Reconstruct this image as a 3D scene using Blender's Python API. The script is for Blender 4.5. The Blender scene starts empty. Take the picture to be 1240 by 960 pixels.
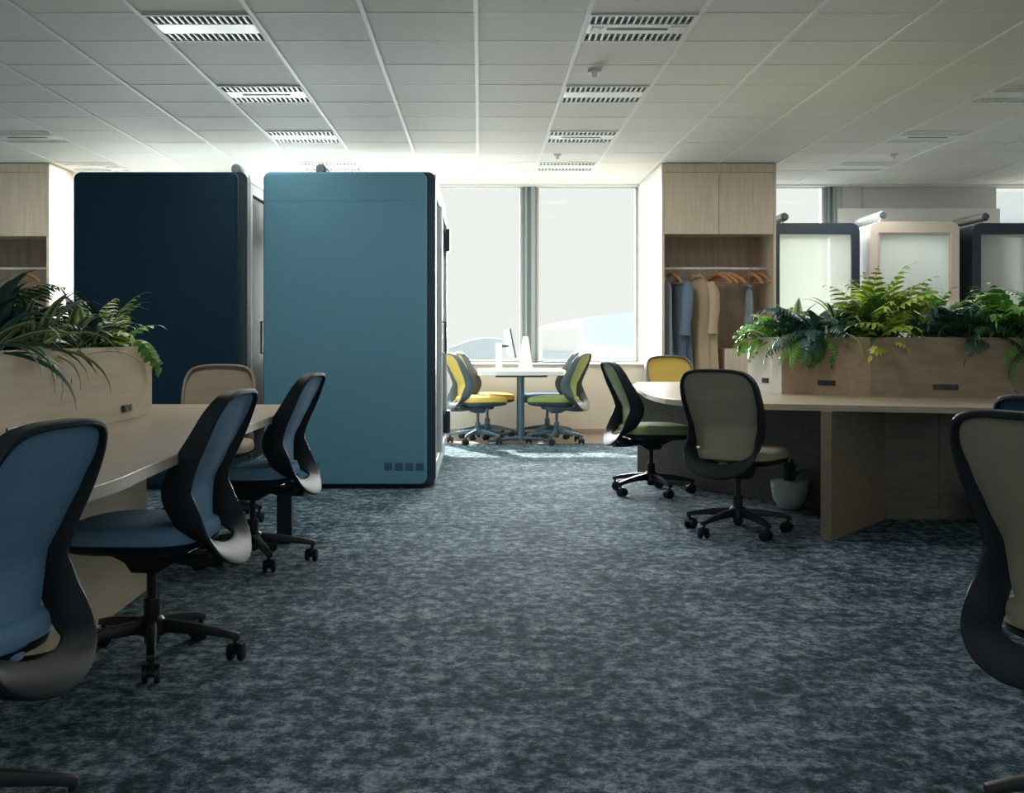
import bpy, bmesh, math, random
from mathutils import Vector, Matrix
C = bpy.context.scene.collection
S = bpy.context.scene
PI = math.pi
# ------------------------------------------------------------------ camera, sky, sun, exposure
F = 1420.0; VX = 581.0; VY = 405.0; CH = 1.10; CEIL = 2.81
cam_d = bpy.data.cameras.new('camera'); cam = bpy.data.objects.new('camera', cam_d); C.objects.link(cam)
cam.location = (0, 0, CH); cam.rotation_euler = (PI/2, 0, 0)
cam_d.sensor_width = 36; cam_d.lens = F/1240*36
cam_d.shift_x = (620-VX)/1240; cam_d.shift_y = (VY-480)/1240
cam_d.clip_end = 1000
S.camera = cam
vs = S.view_settings
vs.view_transform = 'Standard'; vs.look = 'None'; vs.gamma = 1; vs.use_curve_mapping = False
vs.exposure = 1.0
w = bpy.data.worlds.new('sky'); S.world = w; w.use_nodes = True
w.node_tree.nodes['Background'].inputs[0].default_value = (.84, .87, .83, 1)
w.node_tree.nodes['Background'].inputs[1].default_value = 0.52
S.cycles.max_bounces = 8; S.cycles.diffuse_bounces = 5; S.cycles.glossy_bounces = 3
S.cycles.transparent_max_bounces = 10; S.cycles.sample_clamp_indirect = 4
S.cycles.caustics_reflective = False; S.cycles.caustics_refractive = False

def lamp(name, kind, energy, color, loc=(0, 0, 0), direction=None, **kw):
    l = bpy.data.lights.new(name, kind); l.energy = energy; l.color = color
    for k, v in kw.items(): setattr(l, k, v)
    o = bpy.data.objects.new(name, l); C.objects.link(o); o.location = loc
    if direction: o.rotation_euler = Vector(direction).to_track_quat('-Z', 'Y').to_euler()
    return o
lamp('sun', 'SUN', 9, (1, .95, .86), direction=(.48, -1, -.92), angle=math.radians(.8))
lamp('sky_light', 'SUN', 12.5, (.95, .985, .97), direction=(.08, -1, -.24), angle=math.radians(48))
# unseen fill lamps added behind the camera to brighten surfaces facing it
for lx in (-3.6, -1.2, 1.2, 3.6):
    for ly in (-1.6, .9):
        lamp('ceiling_fill', 'AREA', 2.2, (.66, .88, 1), (lx, ly, 2.74), (0, .35, -1), shape='RECTANGLE', size=1.1, size_y=.5)

# ------------------------------------------------------------------ materials
M = {}
def mat(name, col, rough=.6, spec=.5, metal=0, **kw):
    m = bpy.data.materials.new(name); m.use_nodes = True
    b = m.node_tree.nodes['Principled BSDF']
    b.inputs['Base Color'].default_value = (*col, 1); b.inputs['Roughness'].default_value = rough
    b.inputs['Specular IOR Level'].default_value = spec; b.inputs['Metallic'].default_value = metal
    for k, v in kw.items(): b.inputs[k].default_value = v
    M[name] = m
    return m
def ramp(nt, fac, stops):
    r = nt.nodes.new('ShaderNodeValToRGB'); e = r.color_ramp.elements
    e[0].position, e[0].color = stops[0][0], (*stops[0][1], 1)
    e[1].position, e[1].color = stops[-1][0], (*stops[-1][1], 1)
    for p, c in stops[1:-1]:
        x = e.new(p); x.color = (*c, 1)
    nt.links.new(fac, r.inputs[0]); return r.outputs[0]
def noise(nt, scale, coord='Object', stretch=(1, 1, 1), detail=4, rough=.6, loc=(0, 0, 0)):
    tc = nt.nodes.new('ShaderNodeTexCoord'); mp = nt.nodes.new('ShaderNodeMapping'); n = nt.nodes.new('ShaderNodeTexNoise')
    mp.inputs['Scale'].default_value = stretch; mp.inputs['Location'].default_value = loc
    n.inputs['Scale'].default_value = scale; n.inputs['Detail'].default_value = detail; n.inputs['Roughness'].default_value = rough
    nt.links.new(tc.outputs[coord], mp.inputs[0]); nt.links.new(mp.outputs[0], n.inputs[0])
    return n.outputs['Fac']
def bump(m, fac, strength, dist=.002):
    nt = m.node_tree; b = nt.nodes.new('ShaderNodeBump'); b.inputs['Strength'].default_value = strength; b.inputs['Distance'].default_value = dist
    nt.links.new(fac, b.inputs['Height']); nt.links.new(b.outputs[0], nt.nodes['Principled BSDF'].inputs['Normal'])
def nmat(name, stops, scale, stretch=(1, 1, 1), rough=.6, spec=.5, detail=4, bmp=0, **kw):
    m = mat(name, stops[0][1], rough, spec, **kw); nt = m.node_tree
    f = noise(nt, scale, 'Object', stretch, detail)
    nt.links.new(ramp(nt, f, stops), nt.nodes['Principled BSDF'].inputs['Base Color'])
    if bmp: bump(m, f, bmp)
    return m
def wood(name, a, b, axis, rough=.45, spec=.5):
    st = {'x': (1, 14, 14), 'y': (14, 1, 14), 'z': (14, 14, 1)}[axis]
    return nmat(name, [(.3, a), (.5, tuple((p+q)/2 for p, q in zip(a, b))), (.7, b)], 2.2, st, rough, spec, 5, .05)
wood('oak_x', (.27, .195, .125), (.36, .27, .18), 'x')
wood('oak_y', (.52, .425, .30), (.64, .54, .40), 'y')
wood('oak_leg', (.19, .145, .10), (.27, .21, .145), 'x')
wood('oak_shade', (.085, .078, .06), (.14, .125, .095), 'x')  # oak darkened so its colour holds the shade under the desk
wood('oak_z', (.60, .49, .37), (.74, .62, .48), 'z')
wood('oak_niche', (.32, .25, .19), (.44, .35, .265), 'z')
wood('desk_top', (.42, .34, .24), (.50, .41, .30), 'y', .36, .35)
wood('desk_edge', (.46, .40, .33), (.55, .49, .41), 'y', .4)
wood('desk_top_x', (.42, .345, .25), (.50, .42, .32), 'x', .32, .45)
wood('floor_wood', (.27, .22, .175), (.34, .285, .23), 'x', .35)
mat('white_lam', (.80, .80, .78), .3)
mat('white_paint', (.82, .81, .77), .6)
nmat('ceiling_tile', [(.35, (.76, .75, .70)), (.65, (.82, .81, .76))], 60, rough=.75, spec=.42, bmp=.05)
mat('ceiling_bar', (.88, .88, .85), .6)
mat('wall_beige', (.56, .525, .45), .8)
mat('wall_white', (.72, .71, .67), .8)
mat('sill', (.36, .36, .35), .5)
mat('blind', (.55, .56, .54), .8)
mat('mullion', (.15, .18, .185), .6)
mat('mullion_rib', (.24, .28, .28), .6)
mat('frame_light', (.46, .47, .46), .5)
mat('black_plastic', (.006, .009, .013), .42, .4)
mat('ring_plastic', (.014, .020, .026), .58, .25)
mat('black_metal', (.012, .022, .032), .35, .6)
mat('taupe_plastic', (.20, .165, .12), .45)
mat('grey_plastic', (.07, .095, .11), .5)
mat('teal_metal', (.05, .10, .14), .4)
mat('chrome', (.6, .62, .63), .25, metal=1)
mat('steel', (.55, .54, .52), .35, metal=.7)
mat('rod_white', (.75, .75, .72), .4)
mat('louver_dark', (.055, .085, .085), .6)
mat('diffuser', (.85, .88, .86), .4)
mat('pod_trim', (.014, .038, .058), .4, .5)
mat('pod_navy_side', (.015, .030, .045), .35, .6)
mat('pod_beige', (.62, .54, .45), .5)
mat('pod_vent', (.045, .11, .15), .6)
mat('pod_white', (.62, .70, .72), .35)
mat('soil', (.02, .015, .012), .95)
mat('socket', (.012, .02, .024), .4)
mat('pot_white', (.60, .68, .64), .45)
mat('screen_grey', (.09, .13, .15), .5)
mat('hanger_wood', (.55, .27, .12), .5)
def fabric(name, c, k=.12, sheen=.0):
    a = tuple(x*(1-k) for x in c); b = tuple(min(1, x*(1+k)) for x in c)
    m = nmat(name, [(.4, a), (.6, b)], 420, rough=.85, spec=.2, detail=2, bmp=.25)
    m.node_tree.nodes['Principled BSDF'].inputs['Sheen Weight'].default_value = sheen
fabric('pod_blue', (.145, .34, .45), .04)
fabric('pod_navy', (.008, .036, .066), .06, .05)
fabric('cloth_blue', (.15, .28, .43))
fabric('cloth_deep', (.05, .11, .22))
fabric('cloth_navy', (.030, .08, .15))
fabric('cloth_taupe', (.30, .25, .185))
fabric('cloth_beige', (.36, .315, .24))
fabric('cloth_yellow', (.62, .44, .11))
fabric('cloth_green', (.27, .34, .12))
fabric('cloth_sage', (.25, .32, .16))
fabric('coat_beige', (.50, .38, .26), .08)
fabric('jacket_blue', (.15, .21, .29), .08)
fabric('shirt_grey', (.30, .36, .40), .08)
mat('piping', (.10, .26, .42), .7)
# carpet
m = mat('carpet', (.1, .1, .1), .95, .15); nt = m.node_tree
f1 = noise(nt, 17, 'Object', (1.0, .85, 1), 7, .78); f2 = noise(nt, 2.6, 'Object', (1, 1.1, 1), 3, .6, (3, 7, 0)); f3 = noise(nt, 55, 'Object', (1, 1.2, 1), 3, .8)
def mathn(op, a, b):
    n = nt.nodes.new('ShaderNodeMath'); n.operation = op
    for i, v in enumerate((a, b)):
        if isinstance(v, (int, float)): n.inputs[i].default_value = v
        else: nt.links.new(v, n.inputs[i])
    return n.outputs[0]
mx = mathn('ADD', mathn('MULTIPLY', f1, .62), mathn('ADD', mathn('MULTIPLY', f2, .16), mathn('MULTIPLY', f3, .22)))
nt.links.new(ramp(nt, mx, [(.43, (.006, .020, .032)), (.485, (.034, .070, .095)), (.535, (.14, .20, .24)), (.59, (.30, .38, .42))]), nt.nodes['Principled BSDF'].inputs['Base Color'])
bump(m, mx, .35, .004)
# glass
def glass(name, tint, gl, cloudy=0, ccol=(.8, .82, .8)):
    m = bpy.data.materials.new(name); m.use_nodes = True; nt = m.node_tree; nt.nodes.clear(); M[name] = m
    o = nt.nodes.new('ShaderNodeOutputMaterial'); t = nt.nodes.new('ShaderNodeBsdfTransparent'); g = nt.nodes.new('ShaderNodeBsdfGlossy'); x = nt.nodes.new('ShaderNodeMixShader')
    t.inputs[0].default_value = (*tint, 1); g.inputs['Roughness'].default_value = .05; x.inputs[0].default_value = gl
    nt.links.new(t.outputs[0], x.inputs[1]); nt.links.new(g.outputs[0], x.inputs[2]); out = x.outputs[0]
    if cloudy:
        d = nt.nodes.new('ShaderNodeBsdfDiffuse'); d.inputs[0].default_value = (*ccol, 1)
        tr = nt.nodes.new('ShaderNodeBsdfTranslucent'); tr.inputs[0].default_value = (*ccol, 1)
        a = nt.nodes.new('ShaderNodeMixShader'); a.inputs[0].default_value = .5
        nt.links.new(d.outputs[0], a.inputs[1]); nt.links.new(tr.outputs[0], a.inputs[2])
        y = nt.nodes.new('ShaderNodeMixShader'); y.inputs[0].default_value = cloudy
        nt.links.new(out, y.inputs[1]); nt.links.new(a.outputs[0], y.inputs[2]); out = y.outputs[0]
    nt.links.new(out, o.inputs[0])
glass('pane', (.985, .99, .985), .0015)
glass('pod_glass', (.80, .88, .90), .60)
glass('frosted', (.82, .84, .81), .04, .55, (.80, .82, .79))
# leaves: uv.x runs across the blade, uv.y along it
def leafmat(name, c1, c2, c3=None):
    m = mat(name, c1, .42, .5); nt = m.node_tree
    uv = nt.nodes.new('ShaderNodeTexCoord'); sp = nt.nodes.new('ShaderNodeSeparateXYZ'); nt.links.new(uv.outputs['UV'], sp.inputs[0])
    if c3: st = [(0, c3), (.22, c3), (.34, c1), (.5, c2), (.66, c1), (.78, c3), (1, c3)]
    else: st = [(0, c2), (.46, c1), (.5, c2), (.54, c1), (1, c2)]
    oi = nt.nodes.new('ShaderNodeObjectInfo'); hs = nt.nodes.new('ShaderNodeHueSaturation')
    mr = nt.nodes.new('ShaderNodeMapRange'); mr.inputs[3].default_value = .65; mr.inputs[4].default_value = 1.35
    nt.links.new(oi.outputs['Random'], mr.inputs[0]); nt.links.new(mr.outputs[0], hs.inputs['Value'])
    nt.links.new(ramp(nt, sp.outputs[0], st), hs.inputs['Color'])
    nt.links.new(hs.outputs[0], nt.nodes['Principled BSDF'].inputs['Base Color'])
    nt.nodes['Principled BSDF'].inputs['Subsurface Weight'].default_value = 0
leafmat('leaf_dark', (.023, .080, .058), (.043, .123, .080))
leafmat('leaf_blue', (.032, .109, .109), (.072, .174, .174))
leafmat('leaf_mid', (.051, .189, .051), (.087, .261, .065))
leafmat('leaf_fresh', (.131, .362, .051), (.203, .478, .087))
leafmat('leaf_lime', (.377, .522, .087), (.580, .667, .145))
leafmat('leaf_striped', (.102, .232, .065), (.072, .174, .051), (.609, .652, .348))
mat('stem', (.10, .14, .05), .6)

# ------------------------------------------------------------------ object helpers
def setp(o, label=None, cat=None, group=None, kind=None):
    if label: o['label'] = label
    if cat: o['category'] = cat
    if group: o['group'] = group
    if kind: o['kind'] = kind
    return o
def empty(name, loc, rz, label, cat, group=None):
    o = bpy.data.objects.new(name, None); C.objects.link(o); o.location = loc; o.rotation_euler = (0, 0, rz); o.empty_display_size = .1
    return setp(o, label, cat, group)
def link(name, me, material=None, parent=None, loc=(0, 0, 0), rot=(0, 0, 0), scale=None):
    o = bpy.data.objects.new(name, me); C.objects.link(o)
    if material and not me.materials: me.materials.append(M[material])
    if parent: o.parent = parent
    o.location = loc; o.rotation_euler = rot
    if scale: o.scale = scale
    return o
class MB:
    def __init__(s): s.v = []; s.f = []; s.uv = []
    def add(s, vs, fs, uvs=None):
        n = len(s.v); s.v += [tuple(p) for p in vs]; s.f += [tuple(i+n for i in f) for f in fs]
        s.uv += list(uvs) if uvs else [(.5, .5)]*len(vs)
        return s
    def box(s, x0, y0, z0, x1, y1, z1, mt=None):
        vs = [Vector((x, y, z)) for z in (z0, z1) for y in (y0, y1) for x in (x0, x1)]
        if mt: vs = [mt @ p for p in vs]
        return s.add(vs, [(0, 2, 3, 1), (4, 5, 7, 6), (0, 1, 5, 4), (2, 6, 7, 3), (0, 4, 6, 2), (1, 3, 7, 5)])
    def prism(s, poly, z0, z1):
        n = len(poly)
        return s.add([(x, y, z0) for x, y in poly]+[(x, y, z1) for x, y in poly],
              [tuple(range(n-1, -1, -1)), tuple(range(n, 2*n))]+[(i, (i+1) % n, n+(i+1) % n, n+i) for i in range(n)])
    def extr(s, poly, ax, a0, a1):   # polygon in the plane across axis ax
        def P(p, a):
            return {'x': (a, p[0], p[1]), 'y': (p[0], a, p[1])}[ax]
        n = len(poly)
        return s.add([P(p, a0) for p in poly]+[P(p, a1) for p in poly],
              [tuple(range(n-1, -1, -1)), tuple(range(n, 2*n))]+[(i, (i+1) % n, n+(i+1) % n, n+i) for i in range(n)])
    def tube(s, pts, rads, n=10, cap=True, flat=1.0):
        pts = [Vector(p) for p in pts]
        if not isinstance(rads, (list, tuple)): rads = [rads]*len(pts)
        vs = []; fs = []; up = None
        for i, p in enumerate(pts):
            t = (pts[min(i+1, len(pts)-1)]-pts[max(i-1, 0)]).normalized()
            if up is None:
                up = Vector((0, 0, 1)) if abs(t.z) < .9 else Vector((1, 0, 0))
            a = t.cross(up).normalized(); b = a.cross(t).normalized(); up = b
            for k in range(n):
                th = 2*PI*k/n
                vs.append(p+a*math.cos(th)*rads[i]+b*math.sin(th)*rads[i]*flat)
        for i in range(len(pts)-1):
            for k in range(n):
                fs.append((i*n+k, i*n+(k+1) % n, (i+1)*n+(k+1) % n, (i+1)*n+k))
        if cap: fs += [tuple(range(n-1, -1, -1)), tuple((len(pts)-1)*n+k for k in range(n))]
        return s.add(vs, fs)
    def mesh(s, name, smooth=False, bevel=0, seg=2, fix=True):
        me = bpy.data.meshes.new(name); me.from_pydata(s.v, [], s.f)
        ul = me.uv_layers.new(name='UVMap')
        for l in me.loops: ul.data[l.index].uv = s.uv[l.vertex_index]
        if fix or bevel:
            bm = bmesh.new(); bm.from_mesh(me)
            bmesh.ops.recalc_face_normals(bm, faces=bm.faces)
            if bevel:
                es = [e for e in bm.edges if len(e.link_faces) == 2 and e.calc_face_angle(0) > .5]
                bmesh.ops.bevel(bm, geom=es, offset=bevel, segments=seg, affect='EDGES', profile=.6, clamp_overlap=True)
            bm.to_mesh(me); bm.free()
        if smooth:
            for p in me.polygons: p.use_smooth = True
            try: me.set_sharp_from_angle(angle=math.radians(smooth if smooth is not True else 50))
            except Exception: pass
        return me
    def build(s, name, material, parent=None, smooth=False, bevel=0, seg=2, loc=(0, 0, 0), rot=(0, 0, 0)):
        return link(name, s.mesh(name, smooth, bevel, seg), material, parent, loc, rot)
def struct(name, mb, material, parent=None, **kw):
    o = mb.build(name, material, parent, **kw)
    if not parent: o['kind'] = 'structure'
    return o
def P(px, py, d): return ((px-VX)*d/F, d, CH+(VY-py)*d/F)
def rrect(w0, h0, w1, h1, r, n=6):
    pts = []
    for cx, cy, a in ((w1-r, h1-r, 0), (w0+r, h1-r, 90), (w0+r, h0+r, 180), (w1-r, h0+r, 270)):
        for k in range(n+1):
            t = math.radians(a+90*k/n); pts.append((cx+r*math.cos(t), cy+r*math.sin(t)))
    return pts

# ------------------------------------------------------------------ the room
XL, XR, YB, YW = -8.6, 9.4, -2.6, 13.5
struct('floor', MB().box(XL, YB, -.1, XR, 11.85, 0), 'carpet')
struct('floor_window_strip', MB().box(XL, 11.85, -.1, XR, 13.7, 0), 'floor_wood')
ceil = struct('ceiling', MB().box(XL, YB, CEIL+.02, XR, 13.55, CEIL+.12), 'white_paint')
struct('wall_left', MB().box(XL-.1, YB, 0, XL, 13.8, CEIL+.02), 'wall_white')
struct('wall_right', MB().box(XR, YB, 0, XR+.1, 13.8, CEIL+.02), 'wall_white')
wbk = struct('wall_back', MB().box(XL, YB-.1, 0, XR, YB, .95).box(XL, YB-.1, CEIL-.45, XR, YB, CEIL+.02), 'wall_white')  # out of view; glazed opening added and sized to let in fill light
for k in range(9):
    xx = XL+k*(XR-XL)/8
    MB().box(max(XL, xx-.08), YB-.1, .95, min(XR, xx+.08), YB, CEIL-.45).build('post', 'frame_light', wbk)
MB().box(XL, YB-.055, .95, XR, YB-.045, CEIL-.45).build('pane', 'pane', wbk)
struct('wall_front', MB().box(XL, 12.95, 0, XR, 13.6, .755), 'wall_beige')
struct('trim_1', MB().box(XL, 12.92, .755, XR, 13.62, .78), 'sill', bevel=.006)
struct('baseboard_front', MB().box(XL, 12.935, 0, XR, 12.95, .06), 'floor_wood')
struct('trim_2', MB().box(XL, 13.36, CEIL-.02, XR, 13.44, CEIL+.02), 'wall_white')
# window bays between the mullions
def window(n, x0, x1, zt=CEIL):
    f = MB(); t = .028; z0 = .78
    f.box(x0, 13.46, z0, x0+t, 13.54, zt).box(x1-t, 13.46, z0, x1, 13.54, zt).box(x0+t, 13.46, z0, x1-t, 13.54, z0+t).box(x0+t, 13.46, zt-t, x1-t, 13.54, zt)
    o = struct('window_%d' % n, f, 'frame_light')
    MB().box(x0+t, 13.495, z0+t, x1-t, 13.503, zt-t).build('pane', 'pane', o)
def mullion(n, x0, x1):
    o = struct('trim_%d' % n, MB().box(x0, 13.40, .78, x1, 13.60, CEIL), 'mullion')
    wd = x1-x0
    MB().box(x0+wd*.18, 13.37, .78, x0+wd*.32, 13.40, CEIL).box(x0+wd*.60, 13.37, .78, x0+wd*.90, 13.40, CEIL).build('mullion_rib', 'mullion_rib', o)
bays = [(-8.4, -7.1), (-6.95, -5.6), (-4.25, -2.95), (-2.80, -1.20), (-1.05, .487), (.65, 1.81), (2.95, 3.95), (5.90, 7.55), (7.7, 9.3)]
for i, (a, b) in enumerate(bays): window(i+1, a, b)
for i, (a, b) in enumerate([(-8.6, -8.4), (-7.1, -6.95), (-2.95, -2.80), (-1.20, -1.05), (.487, .65), (3.95, 4.075), (7.55, 7.7)]): mullion(i+3, a, b)
struct('column_left', MB().box(-5.6, 12.35, 0, -4.285, 13.6, CEIL+.02), 'wall_white')['kind'] = 'structure'
struct('column_right', MB().box(1.815, 12.35, 0, 2.945, 13.6, CEIL+.02), 'wall_white')
wp = struct('wall_panel', MB().box(4.075, 13.30, .78, 5.90, 13.6, 2.53), 'wall_white')
struct('trim_10', MB().box(4.075, 13.42, 2.53, 5.90, 13.6, CEIL), 'blind')
for xx in (4.13, 4.37): MB().box(xx, 13.40, 2.53, xx+.02, 13.42, CEIL).build('joint_strip', 'frame_light', bpy.data.objects['trim_10'])
# ceiling panels, runners and cross bars on a 0.6 m grid
GX0, GY0, G = -.02, 6.258, .6
LIGHTS = [(-7, 6), (-7, 9), (-3, 0), (-3, 3), (-3, 6), (-3, 9), (1, 0), (1, 3), (1, 6), (1, 9), (6, 3), (6, 6), (6, 9)]
lightset = set(LIGHTS)
tile = MB().box(0.006, 0.006, 0, G-.006, G-.006, .014).mesh('ceiling_panel'); tile.materials.append(M['ceiling_tile'])
rest = MB(); ntile = 0
rnd = random.Random(3)
for j in range(-14, 13):
    for i in range(-14, 16):
        x0 = GX0+i*G; y0 = GY0+j*G
        if x0 < XL-.01 or x0+G > XR+.01 or y0 < YB or y0+G > 13.5 or (i, j) in lightset: continue
        dn, df = max(y0, .1), y0+G
        vis = df > 5.8 and -50 < VX+F*(x0+G)/df and VX+F*x0/df < 1290 and j < 11
        if vis and ntile < 290:
            link('ceiling_panel', tile, None, ceil, (x0, y0, CEIL+.003+rnd.uniform(-.0007, .0007))); ntile += 1
        else: rest.box(x0+.009, y0+.009, CEIL+.003, x0+G-.009, y0+G-.009, CEIL+.016)
rest.build('distant_ceiling_panels', 'ceiling_tile', ceil)['kind'] = 'stuff'
rb = MB().box(-.012, 0, -.002, .012, 13.36-YB, .012).mesh('runner'); rb.materials.append(M['ceiling_bar'])
for i in range(-14, 16): link('runner', rb, None, ceil, (GX0+i*G, YB, CEIL))
cb = MB().box(XL, -.006, .0015, XR, .006, .014).mesh('cross_bar'); cb.materials.append(M['ceiling_bar'])
for j in range(-14, 13): link('cross_bar', cb, None, ceil, (0, GY0+j*G, CEIL))
# recessed light fixtures with two louvre strips
LN = {(-7, 6): 'unlit ceiling light above the left wardrobe, nearer of two at the left edge', (-7, 9): 'unlit ceiling light over the left wardrobe top, farther of two at the left edge',
 (-3, 0): 'unlit louvred ceiling light at top left, nearest of the row over the navy pod', (-3, 3): 'unlit louvred ceiling light with a slotted centre, second from the camera over the pods',
 (-3, 6): 'unlit louvred ceiling light just above the gap between the two big pods', (-3, 9): 'unlit ceiling light farthest back, right above the blue pod top',
 (1, 0): 'large louvred ceiling light with slotted air outlet, nearest right of the room centre', (1, 3): 'plain louvred ceiling light, second in the row leading to the window table',
 (1, 6): 'louvred ceiling light, third in the row leading to the window table', (1, 9): 'faint ceiling light closest to the window above the round table area',
 (6, 3): 'louvred ceiling light cut by the right edge of the photo', (6, 6): 'ceiling light with beige slot above the beige pod', (6, 9): 'farthest ceiling light on the right, near the blind'}
for (i, j) in LIGHTS:
    lamp('ceiling_fill', 'AREA', 8, (1, .98, .93), (GX0+i*G+G/2, GY0+j*G+G/2, CEIL-.012), (0, 0, -1), shape='RECTANGLE', size=.5, size_y=.2)  # fill light added under each fixture; the diffuser itself does not glow
    t = empty('ceiling_light', (GX0+i*G+G/2, GY0+j*G+G/2, CEIL), 0, LN[(i, j)], 'ceiling light', 'recessed ceiling lights')
    h = G/2-.013
    fr = MB().box(-h, -h, -.004, h, -h+.022, .014).box(-h, h-.022, -.004, h, h, .014).box(-h, -h+.022, -.004, -h+.012, h-.022, .014).box(h-.012, -h+.022, -.004, h, h-.022, .014)
    fr.build('frame', 'ceiling_bar', t)
    MB().box(-h+.012, -.10, -.003, h-.012, .10, .014).build('diffuser', 'diffuser', t, bevel=.004)
    for sy in (-1, 1):
        a, b = (sy*.105, sy*(h-.024)); a, b = min(a, b), max(a, b)
        lv = MB().box(-h+.012, a, .010, h-.012, b, .016).build('louvre_tray', 'louver_dark', t)
        bl = MB()
        for k in range(15):
            x = -h+.04+k*(2*h-.08)/14; bl.box(x-.006, a, -.002, x+.006, b, .010)
        bl.build('louvre_blades', 'diffuser', lv)
    if (i, j) in ((1, 0), (-3, 3), (1, 6), (6, 6), (-7, 6)):
        sl = MB().box(-.17, -.012, -.006, .17, .012, -.0028).build('air_slot', 'louver_dark', t)
        if (i, j) == (1, 0):
            for k in range(4): MB().box(.18+k*.022, -.06, -.009, .19+k*.022, .06, -.002).box(-.20-k*.018, -.05, -.009, -.193-k*.018, .05, -.002).build('air_vane', 'ceiling_bar', t)
def ceil_device(name, px, py, r, h, label, cat):
    d = (CEIL-CH)*F/(VY-py); x = (px-VX)*d/F
    o = MB().tube([(0, 0, 0), (0, 0, -h*.3), (0, 0, -h*.35), (0, 0, -h*.8), (0, 0, -h)], [r, r, r*.45, r*.4, r*.1], 14).build(name, 'white_paint', None, True, loc=(x, d, CEIL-.001))
    setp(o, label, cat)
ceil_device('sprinkler_head', 720, 85, .045, .05, 'small white sprinkler under the ceiling, between the first and second lights on the right', 'sprinkler')
ceil_device('sprinkler_head', 675, 187, .035, .05, 'tiny white sprinkler under the ceiling above the right window', 'sprinkler')
ceil_device('sprinkler_head', 1083, 187, .035, .05, 'tiny white sprinkler under the ceiling above the beige pod', 'sprinkler')
ceil_device('ceiling_speaker', 140, 203, .10, .035, 'round white ceiling unit above the navy pod', 'ceiling unit')

# ------------------------------------------------------------------ outside
g = MB().box(-300, -60, -26, 300, 60, -25); nmat('ground_out', [(.4, (.16, .17, .17)), (.6, (.24, .24, .23))], .03)
struct('ground_outside', g, 'ground_out')
mat('far_pale', (.74, .80, .83), .8); mat('far_blue', (.62, .71, .76), .8); mat('far_white', (.85, .86, .85), .8)  # distance haze is put into these pale colours
def far_building(x0, x1, ytop, d, depth, mt, label, floors=5, arc=0):
    X0, X1 = (x0-VX)*d/F, (x1-VX)*d/F; zt = CH+(VY-ytop)*d/F
    t = empty('far_building', ((X0+X1)/2, d, -25), 0, label, 'building', 'buildings seen through the windows')
    hw = (X1-X0)/2; H = zt+25
    MB().box(-hw, 0, 0, hw, depth, H-arc).build('wall', mt, t)
    if arc:
        n = 14; top = [(-hw*1.04+2*hw*1.04*k/n, H-arc+arc*math.sin(PI*(.12+.5*k/n))) for k in range(n+1)]
        MB().extr([(-hw*1.04, H-arc-.3)]+top+[(hw*1.04, H-arc-.3)], 'y', -1.5, depth).build('roof', 'far_blue', t)
    wn = MB()
    for k in range(floors):
        z = H-arc-1.6-k*3.2
        wn2 = MB().box(-hw*.95, -.25, z-.9, hw*.95, 0, z)
        wn2.build('window_band', 'far_blue', t)
far_building(662, 800, 379, 95, 40, 'far_pale', 'pale curved-roof building outside the right half of the window', 4, 2.2)
far_building(545, 606, 409, 210, 30, 'far_pale', 'low hazy block outside the left half of the window', 3, 3)
far_building(655, 700, 398, 80, 12, 'far_white', 'small white block in front of the curved-roof building outside', 3)
far_building(1180, 1300, 232, 60, 20, 'far_pale', 'pale tower outside the far right window', 8)

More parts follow.
